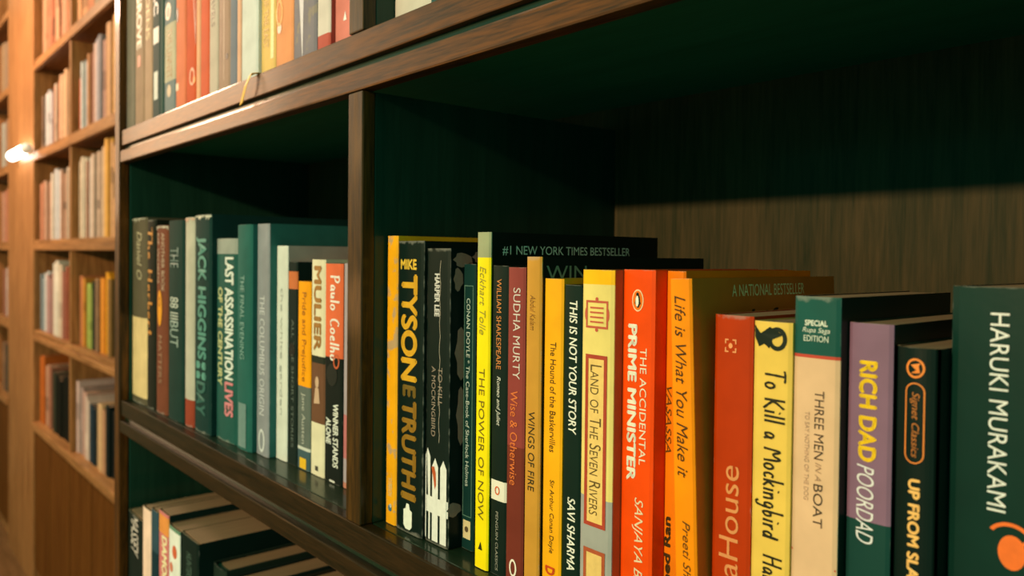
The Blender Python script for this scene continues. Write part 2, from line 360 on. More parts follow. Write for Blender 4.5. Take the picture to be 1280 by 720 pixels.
        F('pill_frame', P + [[(cx - r, zb + r), (cx - r + t, zb + r), (cx - r + t, zt - r), (cx - r, zt - r)], [(cx + r - t, zb + r), (cx + r, zb + r), (cx + r, zt - r), (cx + r - t, zt - r)]], c, 0)
    elif k == 'fruit':
        F('orange_mark', [ellipse(cx, z - r*.25, r*.72, r*1.0), [(cx + r*.35, z + r*.3), (cx + r*.8, z + r*.7), (cx + r*1.5, z + r*.1), (cx + r*1.2, z + r*.2), (cx + r*.8, z + r*.3)]] + ringp(cx - r*.1, z + r*.35, r*1.25, r*1.1, r*.22, 14, .6, 2.6), c, 0)
def cover_mesh(b, hard):
    """The case or wrapper: back, spine and front in one folded sheet; material slots run by height band."""
    W, H, D = b['w'], b['h'], b['d']; t = .0024 if hard else .0005; hw = W/2
    n = 12; xs = [-hw + W*i/n for i in range(n + 1)]
    outer = [(-hw, D)] + [(-hw, .004 if hard else .002)] + [(x, spine_y(b, x)) for x in xs] + [(hw, .004 if hard else .002)] + [(hw, D)]
    inn = [(-hw + t, D), (-hw + t, .004 if hard else .002)] + [((x/hw)*(hw - t), spine_y(b, x) + t) for x in xs] + [(hw - t, .004 if hard else .002), (hw - t, D)]
    bands = sorted(b.get('bands', []), key=lambda q: q[0])
    lv = sorted({0.0, H} | {round(v, 5) for q in bands for v in q[:2] if 0 < v < H})
    bm = bmesh.new(); R = []
    for z in lv: R.append(([bm.verts.new((x, y, z)) for x, y in outer], [bm.verts.new((x, y, z)) for x, y in inn]))
    m = len(outer); side = 1; rim = 0 if hard else 2 + len(bands)
    for i in range(len(lv) - 1):
        zm = (lv[i] + lv[i + 1])/2; mi = 0
        for k, q in enumerate(bands):
            if q[0] <= zm <= q[1]: mi = 2 + k
        (o0, i0), (o1, i1) = R[i], R[i + 1]
        for j in range(m - 1):
            f = bm.faces.new((o0[j], o0[j + 1], o1[j + 1], o1[j])); f.material_index = mi if 1 <= j <= m - 3 else side
            g = bm.faces.new((i0[j + 1], i0[j], i1[j], i1[j + 1])); g.material_index = side
        for j in (0, m - 1):
            vs = (o0[j], o1[j], i1[j], i0[j]) if j == 0 else (o0[j], i0[j], i1[j], o1[j])
            bm.faces.new(vs).material_index = side
    for r, flip in ((R[0], 1), (R[-1], 0)):
        for j in range(m - 1):
            vs = (r[0][j], r[0][j + 1], r[1][j + 1], r[1][j])
            f = bm.faces.new(vs[::-1] if flip else vs); f.material_index = rim
    bmesh.ops.recalc_face_normals(bm, faces=list(bm.faces))
    me = bpy.data.meshes.new('cover'); bm.to_mesh(me); bm.free(); return me
def pages_mesh(b, hard):
    W, H, D = b['w'], b['h'], b['d']; t = .0026 if hard else .0007; ins = .003 if hard else .0006
    bm = bmesh.new(); x0, x1 = -W/2 + t, W/2 - t; n = 6
    pts = [(x0, D - ins - .002)] + [(x0, .005)] + [(x0 + (x1 - x0)*i/n, .004 + b['_bul']*abs(2*i/n - 1)**2) for i in range(n + 1)] + [(x1, .005), (x1, D - ins - .002)]
    lo = [bm.verts.new((x, y, ins if hard else .0003)) for x, y in pts]; hi = [bm.verts.new((x, y, H - ins)) for x, y in pts]
    k = len(pts)
    for j in range(k): bm.faces.new((lo[j], lo[(j + 1) % k], hi[(j + 1) % k], hi[j]))
    bm.faces.new(hi); bm.faces.new(lo[::-1]); bmesh.ops.recalc_face_normals(bm, faces=list(bm.faces))
    me = bpy.data.meshes.new('pages'); bm.to_mesh(me); bm.free(); return me
def make_book(b, row, name, group):
    hard = bool(b.get('hard')); b['_bul'] = b.get('bulge',   .0022 if hard and b['w'] > .03 else .0016 if hard else .0004)
    base = ZC + b['z'] + .0006
    root = empty(name, (b['x'] + b['w']/2, b['y'], base), b['lab'], 'book', group, (0, math.radians(-b.get('lean', 0)), 0))
    if b.get('lean'):                                       # a leaning book stands on one lower edge
        a = math.radians(b['lean']); root.location.z = base + b['w']/2*math.sin(a) + .0002
    mats = [paper_mat(b['c'], row, b.get('wear', 0), b.get('blot', 0)), paper_mat(b.get('sidec', b['c']), row, 0, 0)]
    mats += [paper_mat(q[2], row, b.get('wear', 0), 0) for q in sorted(b.get('bands', []), key=lambda q: q[0])]
    if not hard: mats.append(paper_mat((185, 150, 105), row))          # raw card shows along the trimmed edges
    co = link('cover', cover_mesh(b, hard), mats, root)
    link('pages', pages_mesh(b, hard), page_mat(), root)
    for i, t in enumerate(b.get('tx', [])): letter_part(b, root, row, t[0], t[1], t[2], t[3], t[4], t[5], t[6], t[7], 'title' if i == 0 else 'spine_lettering')
    for e in b.get('ex', []): mark(b, root, row, e)
    for t in b.get('cov', []): cover_letter(b, root, row, *t)
    if b.get('side') == 'blossom':                          # picture on the cover side: pale blossoms and a ring of stem
        X = b['w']/2 + .0002; H = b['h']; n = 14
        for y, z, ry, rz in ((.012, H - .008, .008, .005), (.028, H - .006, .007, .004), (.020, H - .016, .004, .006), (.008, H - .022, .004, .008), (.012, H - .075, .006, .018), (.012, H - .12, .0045, .02), (.006, .028, .006, .005)):
            bm = bmesh.new()
            bm.faces.new([bm.verts.new((X, y + ry*math.cos(6.283*i/n)*(1 + .18*math.sin(3*i)), z + rz*math.sin(6.283*i/n)*(1 + .15*math.cos(5*i)))) for i in range(n)])
            me = bpy.data.meshes.new('printed_blossom'); bm.to_mesh(me); bm.free(); link('printed_blossom', me, ink_mat((185, 125, 100), row), root)
    if b.get('ribbon'):
        pts = [(.004, .012, .004), (.004, -.004, .0006), (.004, -.0125, .0006), (-.001, -.0165, -.001), (-.008, -.0185, -.011), (-.019, -.0185, -.027)]
        bm = bmesh.new(); prev = None
        for i, (x, y, z) in enumerate(pts):
            vs = [bm.verts.new((x + q, y, z + (.0012 if s else -.0006)*(i > 2))) for s, q in ((0, -.0036), (1, .0036))]
            up_ = [bm.verts.new((v.co.x, v.co.y - .0004, v.co.z + .0004)) for v in vs]
            ring = [vs[0], vs[1], up_[1], up_[0]]
            if prev:
                for j in range(4): bm.faces.new((prev[j], prev[(j + 1) % 4], ring[(j + 1) % 4], ring[j]))
            else: bm.faces.new(ring)
            prev = ring
        bm.faces.new(prev[::-1]); bmesh.ops.recalc_face_normals(bm, faces=list(bm.faces))
        me = bpy.data.meshes.new('ribbon_bookmark'); bm.to_mesh(me); bm.free()
        r = link('ribbon_bookmark', me, ink_mat((236, 176, 30), row), root); r['label'] = 'yellow ribbon'
    return root

# measured books: x = near lower corner, w thickness, y spine depth, z shelf, h height, d depth (metres)
BOOKS_N = [
 {'k': 'yellow', 'x': -0.5441, 'w': 0.0147, 'y': 0.331, 'z': -0.211, 'h': 0.2256, 'c': (242, 165, 20), 'lab': 'thin orange-yellow paperback with grey blotches between the slim post and the gold-lettered black book', 'd': 0.17, 'blot': 1, 'tx': [('HYPERION', 0.0357, 0.022, 0, 0.4, (205, 190, 140), '', 'D')], 'ex': [('disc', 0, 0.0126, 0.36, (70, 110, 125)), ('disc', 0.05, 0.0145, 0.2, (205, 200, 180))]},
 {'k': 'tyson', 'x': -0.5288, 'w': 0.0358, 'y': 0.3307, 'z': -0.211, 'h': 0.2214, 'c': (12, 26, 19), 'lab': 'thick black book with big gold block capitals and a small white crest', 'd': 0.19, 'wear': 1, 'tx': [('MIKE', 0.2077, 0.1998, -0.04, 0.62, (235, 185, 60), 'b', 'H'), ('TYSON', 0.1962, 0.1153, -0.0, 0.62, (222, 160, 35), 'b', 'D'), ('E', 0.1123, 0.1032, 0.02, 0.5, (120, 90, 30), 'b', 'D'), ('TRUTH', 0.1008, 0.0337, 0.02, 0.56, (150, 105, 28), 'b', 'D'), ('I', 0.0307, 0.0252, 0.02, 0.58, (150, 105, 28), 'b', 'D')], 'ex': [('shield', 0, 0.0113, 0.32, (235, 230, 210))]},
 {'k': 'harper', 'x': -0.4924, 'w': 0.0293, 'y': 0.3331, 'z': -0.211, 'h': 0.2158, 'c': (16, 28, 22), 'lab': 'worn black novel with a white picket fence printed along its foot', 'd': 0.17, 'wear': 1, 'side': 'blossom', 'tx': [('HARPER LEE', 0.1976, 0.1663, 0.0, 0.22, (215, 205, 190), 'b', 'D'), ('TO KILL', 0.1297, 0.1018, 0.16, 0.17, (150, 130, 110), '', 'D'), ('A MOCKINGBIRD', 0.1297, 0.0786, -0.12, 0.17, (150, 130, 110), '', 'D')], 'ex': [('fence', 0, 0.396, 0, (228, 222, 205)), ('crack', 0.12, 0.396, 0, (190, 175, 150)), ('bird', -0.08, 0.0495, 0.2, (190, 85, 40))]},
 {'k': 'conan', 'x': -0.4626, 'w': 0.0142, 'y': 0.3449, 'z': -0.211, 'h': 0.2048, 'c': (16, 48, 42), 'lab': 'dark teal paperback with thin pale border and tiny portrait stamp near its foot', 'd': 0.16, 'tx': [('CONAN DOYLE * The Case-Book of Sherlock Holmes', 0.1803, 0.0455, 0, 0.3, (190, 195, 175), '', 'D')], 'ex': [('frame', 0, (0.1895, 0.0237), 0.74, (90, 120, 100)), ('rect', 0, (0.0209, 0.0077), 0.6, (215, 190, 135)), ('disc', 0, 0.0146, 0.3, (90, 70, 45))]},
 {'k': 'tolle', 'x': -0.429, 'w': 0.0143, 'y': 0.331, 'z': -0.211, 'h': 0.2266, 'c': (252, 214, 8), 'lab': 'tall bright yellow paperback with a faded cap and black cover side', 'd': 0.172, 'sidec': (12, 26, 18), 'cov': [('#1 NEW YORK TIMES BESTSELLER', 0.0108, 0.1385, 0.2145, 0.0066, (235, 228, 190))], 'bands': [(0.2096, 0.2266, (150, 152, 112))], 'tx': [('Eckhart Tolle', 0.2037, 0.1577, 0, 0.45, (150, 140, 40), 'i', 'D'), ('THE POWER OF NOW', 0.1351, 0.0332, 0, 0.42, (110, 95, 15), '', 'D')], 'ex': [('tri', 0, 0.0149, 0.3, (40, 40, 15))]},
 {'k': 'shakes', 'x': -0.4141, 'w': 0.0161, 'y': 0.3325, 'z': -0.211, 'h': 0.2044, 'c': (14, 30, 22), 'lab': 'black classic with orange and white lettering and a white band low on its spine', 'd': 0.13, 'bands': [(0.0495, 0.0627, (225, 215, 190))], 'tx': [('WILLIAM SHAKESPEARE', 0.1956, 0.1363, 0, 0.3, (205, 125, 60), '', 'D'), ('Romeo and Juliet', 0.1315, 0.099, 0, 0.3, (210, 205, 185), 'i', 'D'), ('PENGUIN CLASSICS', 0.0422, 0.0032, 0, 0.16, (150, 145, 125), '', 'D')], 'ex': [('ring', 0, 0.0561, 0.3, (215, 90, 30))]},
 {'k': 'sudha', 'x': -0.3973, 'w': 0.0169, 'y': 0.332, 'z': -0.211, 'h': 0.2036, 'c': (138, 58, 50), 'lab': 'dull maroon paperback with white capitals above orange lettering', 'd': 0.13, 'bands': [(0, 0.0886, (112, 46, 32))], 'tx': [('SUDHA MURTY', 0.1905, 0.1321, 0.08, 0.4, (205, 190, 175), '', 'D'), ('Wise & Otherwise', 0.1245, 0.0635, -0.03, 0.42, (215, 110, 50), '', 'D')], 'ex': [('ovalring', 0, 0.0102, 0.42, (230, 215, 190))]},
 {'k': 'wings', 'x': -0.3798, 'w': 0.0139, 'y': 0.3324, 'z': -0.211, 'h': 0.2105, 'c': (196, 138, 48), 'lab': 'mustard-tan paperback with small dark capitals, taller than its maroon neighbour', 'd': 0.165, 'wear': 1, 'sidec': (14, 28, 20), 'cov': [('WIN', 0.0048, 0.0402, 0.2002, 0.0095, (150, 150, 110))], 'tx': [('Abdul Kalam', 0.1866, 0.1646, 0.0, 0.34, (130, 85, 25), 'i', 'D'), ('WINGS OF FIRE', 0.1136, 0.0636, 0, 0.42, (45, 42, 20), '', 'D')]},
 {'k': 'hound', 'x': -0.3653, 'w': 0.0168, 'y': 0.3347, 'z': -0.211, 'h': 0.1972, 'c': (250, 166, 18), 'lab': 'plain amber paperback with small dark mixed-case title and red initial at its foot', 'd': 0.125, 'tx': [('The Hound of the Baskervilles', 0.1584, 0.0908, 0.05, 0.3, (70, 45, 10), '', 'D'), ('Sir Arthur Conan Doyle', 0.0737, 0.0286, 0.03, 0.28, (70, 45, 10), '', 'D'), ('D', 0.0203, 0.0149, 0.0, 0.5, (200, 70, 20), 'b', 'D')]},
 {'k': 'story', 'x': -0.348, 'w': 0.0149, 'y': 0.3352, 'z': -0.211, 'h': 0.1939, 'c': (14, 34, 24), 'lab': 'black paperback with white marker-style capitals running down the spine', 'd': 0.13, 'tx': [('THIS IS NOT YOUR STORY', 0.1846, 0.1049, 0.08, 0.44, (228, 222, 198), 'm', 'D'), ('SAVI SHARMA', 0.0667, 0.0228, 0.08, 0.44, (228, 222, 198), 'm', 'D')]},
 {'k': 'rivers', 'x': -0.3325, 'w': 0.0249, 'y': 0.3349, 'z': -0.211, 'h': 0.2033, 'c': (228, 202, 112), 'lab': 'cream and grey paperback with red-framed title plate and yellow top', 'd': 0.13, 'sidec': (190, 85, 40), 'bands': [(0.1949, 0.2033, (250, 178, 14)), (0.0413, 0.0713, (158, 155, 142)), (0.0043, 0.0413, (158, 155, 142))], 'tx': [('Land of The Seven Rivers', 0.1483, 0.0612, 0.0, 0.36, (95, 75, 35), 'c', 'D')], 'ex': [('rframe', 0, (0.1534, 0.0552), 0.62, (170, 62, 40), (232, 190, 105)), ('cart', 0, (0.1856, 0.1695), 0.7, (190, 85, 58)), ('rframe', 0, (0.0404, 0.0159), 0.62, (170, 80, 45), (225, 185, 105))]},
 {'k': 'pm', 'x': -0.3069, 'w': 0.0229, 'y': 0.342, 'z': -0.211, 'h': 0.2038, 'c': (240, 74, 3), 'lab': 'bright orange-red paperback with bold white capitals and oval bird mark', 'd': 0.135, 'tx': [('THE ACCIDENTAL', 0.1603, 0.0951, 0.2, 0.2, (232, 215, 180), '', 'D'), ('PRIME MINISTER', 0.1733, 0.0848, -0.15, 0.3, (238, 225, 195), 'b', 'D'), ('SANJAYA BARU', 0.0763, 0.0132, 0.08, 0.34, (230, 205, 160), 'i', 'D')], 'ex': [('penguin', 0, 0.1867, 0.36, (240, 200, 150))]},
 {'k': 'orana', 'x': -0.2834, 'w': 0.0126, 'y': 0.3516, 'z': -0.211, 'h': 0.2034, 'c': (236, 118, 8), 'lab': 'orange paperback mostly hidden behind the leaning orange book', 'd': 0.13, 'tx': [('VASASSA', 0.1395, 0.1026, -0.26, 0.3, (90, 55, 12), 'i', 'D'), ('ned Ran', 0.0674, 0.03, -0.26, 0.4, (60, 40, 12), 'b', 'U')]},
 {'k': 'life', 'x': -0.2622, 'w': 0.014, 'y': 0.3373, 'z': -0.211, 'h': 0.1995, 'c': (242, 136, 4), 'lab': 'leaning orange paperback with slanted dark title and brown cover side', 'd': 0.147, 'lean': 2.3, 'sidec': (215, 105, 30), 'cov': [('A NATIONAL BESTSELLER', 0.0364, 0.1107, 0.1925, 0.0066, (250, 215, 140)), ('Life is', 0.0498, 0.116, 0.174, 0.016, (60, 35, 8))], 'tx': [('Life is What You Make it', 0.1905, 0.0957, 0.0, 0.5, (75, 45, 8), 'i', 'D'), ('Preeti Shenoy', 0.0731, 0.0277, 0.05, 0.44, (95, 58, 10), 'i', 'D')]},
 {'k': 'house', 'x': -0.2476, 'w': 0.0226, 'y': 0.3464, 'z': -0.211, 'h': 0.1819, 'c': (180, 52, 2), 'lab': 'rust-orange paperback with pale lettering reading upwards and square bracket mark', 'd': 0.11, 'wear': 1, 'tx': [('IndiaHouse', 0.1057, 0.0222, -0.03, 0.5, (222, 140, 80), '', 'U')], 'ex': [('bracket', -0.05, 0.1664, 0.3, (235, 150, 90))]},
 {'k': 'mock', 'x': -0.2243, 'w': 0.0206, 'y': 0.3462, 'z': -0.211, 'h': 0.1802, 'c': (230, 186, 80), 'lab': 'pale yellow paperback with handwritten black title under a black bird ring', 'd': 0.11, 'tx': [('To Kill a Mockingbird', 0.1569, 0.0746, 0, 0.78, (40, 36, 18), 'h', 'D'), ('Harper Lee', 0.0665, 0.0265, 0, 0.7, (40, 36, 18), 'h', 'D')], 'ex': [('birdring', 0.14, 0.172, 0.5, (14, 28, 18))]},
 {'k': 'three', 'x': -0.2032, 'w': 0.0227, 'y': 0.3473, 'z': -0.211, 'h': 0.1933, 'c': (218, 174, 130), 'lab': 'cream paperback with dark green cap and red rule, worn at the corners', 'd': 0.122, 'wear': 1, 'sidec': (8, 30, 22), 'bands': [(0.1661, 0.1933, (26, 78, 66)), (0.1646, 0.1661, (190, 70, 50))], 'tx': [('SPECIAL', 0.1824, 0.1796, 0.0, 0.5, (215, 215, 190), 'b', 'H'), ('Rupa Saga', 0.1789, 0.1759, 0.0, 0.6, (215, 215, 190), 'i', 'H'), ('EDITION', 0.1752, 0.1724, 0.0, 0.54, (215, 215, 190), '', 'H'), ('THREE MEN', 0.1497, 0.1178, 0.1, 0.2, (70, 55, 40), '', 'D'), ('IN A', 0.1163, 0.1078, 0.1, 0.13, (150, 115, 85), 'i', 'D'), ('BOAT', 0.1063, 0.0863, 0.1, 0.2, (70, 55, 40), '', 'D'), ('TO SAY NOTHING OF THE DOG', 0.1394, 0.0978, -0.16, 0.1, (165, 130, 100), '', 'D')], 'ex': [('slash', 0, 0.071, 1, (190, 70, 50))]},
 {'k': 'rich', 'x': -0.1798, 'w': 0.02, 'y': 0.3543, 'z': -0.211, 'h': 0.1821, 'c': (132, 96, 112), 'lab': 'mauve paperback with yellow and white capitals, dark green at its foot', 'd': 0.115, 'sidec': (10, 32, 24), 'bands': [(0.0046, 0.0927, (24, 62, 52))], 'tx': [('RICH DAD', 0.1653, 0.1197, -0.02, 0.42, (238, 185, 20), 'b', 'D'), ('POORDAD', 0.1182, 0.0827, -0.05, 0.4, (225, 215, 205), 'i', 'D'), ('~', 0.1825, 0.1803, 0.0, 0.5, (220, 200, 200), '', 'H')]},
 {'k': 'slav', 'x': -0.1593, 'w': 0.0185, 'y': 0.3538, 'z': -0.211, 'h': 0.1731, 'c': (8, 26, 20), 'lab': 'black pocket classic with orange ring mark and pill-shaped orange frame', 'd': 0.11, 'bulge': 0.003, 'tx': [('Signet Classics', 0.154, 0.1258, 0.02, 0.22, (190, 110, 45), 'i', 'D'), ('UP FROM SLAVERY', 0.1166, 0.0567, 0.04, 0.27, (240, 180, 95), 'b', 'D')], 'ex': [('signet', 0.02, 0.1643, 0.42, (235, 130, 50)), ('pill', 0.02, (0.1581, 0.1231), 0.44, (225, 125, 50))]},
 {'k': 'mura', 'x': -0.1402, 'w': 0.0356, 'y': 0.3658, 'z': -0.211, 'h': 0.1999, 'c': (10, 44, 34), 'lab': 'large dark green book with wide-spaced white capitals and an orange bird-like mark', 'd': 0.13, 'tx': [('HARUKI MURAKAMI', 0.1893, 0.1073, 0.03, 0.2, (228, 222, 205), '', 'D')], 'ex': [('fruit', 0.2, 0.0935, 0.4, (240, 110, 40))]},
]
BOOKS_L = [
 {'k': 'L1', 'x': -1.2302, 'w': 0.0718, 'y': 0.323, 'z': -0.211, 'h': 0.2589, 'c': (92, 80, 58), 'lab': 'tattered grey-brown hardback with a cream block on the lower spine, at the shelf end', 'd': 0.2, 'hard': 1, 'wear': 1, 'bands': [(0.009, 0.1201, (228, 190, 130))], 'tx': [('Daniel O', 0.24, 0.1728, 0.1, 0.3, (190, 170, 130), 'i', 'D')], 'ex': [('torn', 0, 0.2579, 0, (215, 200, 170))]},
 {'k': 'L2', 'x': -1.1578, 'w': 0.0377, 'y': 0.3234, 'z': -0.211, 'h': 0.2547, 'c': (30, 32, 22), 'lab': 'narrow dark brown hardback with orange script title', 'd': 0.2, 'hard': 1, 'wear': 1, 'tx': [('The Herbert', 0.2445, 0.0989, 0, 0.55, (205, 130, 50), 'h', 'D')]},
 {'k': 'L3', 'x': -1.1194, 'w': 0.0472, 'y': 0.3242, 'z': -0.211, 'h': 0.2462, 'c': (118, 62, 40), 'lab': 'rust-brown hardback with an upright orange oval mid-spine', 'd': 0.2, 'hard': 1, 'wear': 1, 'tx': [('ANOTHER BOOK', 0.2363, 0.16, 0.2, 0.22, (190, 160, 130), '', 'D'), ('OF WORDS', 0.2363, 0.1704, -0.2, 0.22, (190, 160, 130), '', 'D'), ('MATTERS', 0.1024, 0.0395, 0.0, 0.3, (160, 120, 90), '', 'D')], 'ex': [('oval', -0.05, 0.138, 0.5, (240, 150, 10)), ('ring', -0.05, 0.1464, 0.22, (150, 85, 30)), ('torn', 0, 0.2457, 0, (205, 190, 165))]},
 {'k': 'L4', 'x': -1.0716, 'w': 0.0606, 'y': 0.3245, 'z': -0.211, 'h': 0.2513, 'c': (24, 52, 44), 'lab': 'dark green hardback with pale grey title blocks beside the orange oval book', 'd': 0.21, 'hard': 1, 'tx': [('THE', 0.2174, 0.1923, 0.0, 0.5, (110, 130, 120), '', 'D'), ('88 III', 0.1551, 0.127, 0.0, 0.5, (200, 200, 180), '', 'D'), ('BUT', 0.125, 0.0928, 0.0, 0.5, (150, 165, 150), '', 'D')]},
 {'k': 'L5', 'x': -1.0104, 'w': 0.0317, 'y': 0.3262, 'z': -0.211, 'h': 0.2537, 'c': (188, 176, 152), 'lab': 'off-white worn hardback with a red foot', 'd': 0.2, 'hard': 1, 'wear': 1, 'bands': [(0, 0.0329, (150, 62, 40))], 'ex': [('torn', 0, 0.2532, 0, (225, 170, 140))]},
 {'k': 'L6', 'x': -0.9781, 'w': 0.055, 'y': 0.3265, 'z': -0.211, 'h': 0.2556, 'c': (20, 52, 46), 'lab': 'dark green hardback with large teal capitals, tallest beside the off-white one', 'd': 0.21, 'hard': 1, 'wear': 1, 'tx': [('JACK HIGGINS', 0.2304, 0.0862, 0.0, 0.62, (80, 140, 122), 'b', 'D'), ('II', 0.0833, 0.0627, 0.0, 0.62, (90, 150, 130), 'b', 'D'), ('DAY', 0.0599, 0.0205, 0.0, 0.55, (50, 100, 88), 'b', 'D')], 'ex': [('torn', 0, 0.2547, 0, (205, 195, 170))]},
 {'k': 'L7', 'x': -0.9225, 'w': 0.0615, 'y': 0.3323, 'z': -0.211, 'h': 0.2274, 'c': (34, 82, 70), 'lab': 'green hardback crammed with white and pink capitals, lower than its neighbours', 'd': 0.19, 'hard': 1, 'wear': 1, 'bands': [(0.2101, 0.2271, (150, 150, 135))], 'tx': [('LAST ASSASSINATION', 0.2066, 0.0704, 0.22, 0.36, (226, 224, 205), 'b', 'D'), ('OF THE CENTURY', 0.1726, 0.0614, -0.2, 0.26, (195, 190, 130), 'b', 'D'), ('LIVES', 0.0677, 0.0291, 0.22, 0.36, (220, 130, 130), 'b', 'D')]},
 {'k': 'L8', 'x': -0.8604, 'w': 0.0408, 'y': 0.3324, 'z': -0.211, 'h': 0.2416, 'c': (36, 92, 80), 'lab': 'smooth teal hardback with pale hairline title and grey foot mark', 'd': 0.21, 'hard': 1, 'tx': [('THE FINAL EVENING', 0.1873, 0.0974, 0.0, 0.26, (130, 165, 150), '', 'D')], 'ex': [('rect', 0.0, (0.0502, 0.003), 0.5, (110, 135, 125))]},
 {'k': 'L9', 'x': -0.819, 'w': 0.0306, 'y': 0.3391, 'z': -0.211, 'h': 0.2418, 'c': (142, 140, 138), 'lab': 'tall silver-grey book with a teal cover side', 'd': 0.22, 'sidec': (52, 104, 92), 'tx': [('THE COLUMBUS ORIGIN', 0.1673, 0.0423, 0.0, 0.4, (205, 200, 195), '', 'D')], 'ex': [('ovalring', 0, 0.0156, 0.5, (215, 210, 200))]},
 {'k': 'L10', 'x': -0.7878, 'w': 0.0259, 'y': 0.3471, 'z': -0.211, 'h': 0.219, 'c': (222, 216, 196), 'lab': 'clean white paperback with a pinkish cover side', 'd': 0.18, 'sidec': (196, 166, 146), 'tx': [('the white garden', 0.1766, 0.0459, 0.0, 0.3, (185, 180, 165), '', 'D')]},
 {'k': 'L11', 'x': -0.7613, 'w': 0.0202, 'y': 0.3478, 'z': -0.211, 'h': 0.2028, 'c': (22, 36, 30), 'lab': 'thin black paperback with an orange tab, squeezed beside the white one', 'd': 0.15, 'bands': [(0.1758, 0.1934, (205, 110, 60))], 'tx': [('ALL THE SHORT STORIES', 0.1455, 0.0175, 0.1, 0.26, (96, 104, 92), '', 'D')], 'ex': [('disc', 0.0, 0.1151, 0.7, (10, 18, 14))]},
 {'k': 'L12', 'x': -0.7406, 'w': 0.0279, 'y': 0.3485, 'z': -0.211, 'h': 0.1841, 'c': (248, 156, 10), 'lab': 'short paperback, orange above and grey below, with a small yellow badge', 'd': 0.12, 'bands': [(0.022, 0.0815, (98, 104, 92)), (0.0189, 0.022, (205, 200, 180)), (0, 0.0189, (66, 88, 88))], 'tx': [('Pride and Prejudice', 0.1736, 0.0862, 0.0, 0.4, (150, 85, 10), '', 'D'), ('Jane Austen', 0.0752, 0.0252, 0.0, 0.34, (190, 185, 165), '', 'D')], 'ex': [('rect', 0, (0.0111, -0.003), 0.5, (236, 180, 30))]},
 {'k': 'L13', 'x': -0.712, 'w': 0.028, 'y': 0.3489, 'z': -0.211, 'h': 0.2057, 'c': (228, 212, 172), 'lab': 'cream paperback with brown stacked letters and a dark picture band', 'd': 0.13, 'bands': [(0.1073, 0.1141, (40, 44, 32)), (0.0503, 0.1073, (110, 72, 48))], 'tx': [('MULIER', 0.1998, 0.1186, 0.0, 0.55, (165, 110, 45), 'b', 'D')], 'ex': [('figure', 0, 0.0807, 0.5, (205, 165, 130)), ('rect', 0, (0.0092, 0.0046), 0.22, (50, 50, 40))]},
 {'k': 'L14', 'x': -0.6834, 'w': 0.034, 'y': 0.3486, 'z': -0.211, 'h': 0.2023, 'c': (20, 28, 22), 'lab': 'paperback with coral-red upper spine, white script and black lower half', 'd': 0.13, 'bands': [(0.1159, 0.2023, (226, 104, 60))], 'tx': [('Paulo Coelho', 0.1915, 0.1129, 0.1, 0.55, (240, 225, 205), 'h', 'D'), ('WINNER STANDS', 0.074, 0.0151, 0.18, 0.3, (226, 220, 200), 'b', 'D'), ('ALONE', 0.0593, 0.035, -0.22, 0.3, (226, 220, 200), 'b', 'D')], 'ex': [('disc', -0.05, 0.0997, 0.6, (20, 28, 22)), ('rect', 0, (0.0026, -0.0048), 0.3, (220, 215, 195)), ('ring', 0.2, 0.1129, 0.34, (200, 90, 50))]},
 {'k': 'L15', 'x': -0.6488, 'w': 0.0103, 'y': 0.3499, 'z': -0.211, 'h': 0.2028, 'c': (168, 150, 148), 'lab': 'pale pinkish-grey paperback half hidden behind the slim post', 'd': 0.14, 'bands': [(0.0268, 0.0664, (190, 110, 105)), (0, 0.0052, (190, 120, 95))]},
]
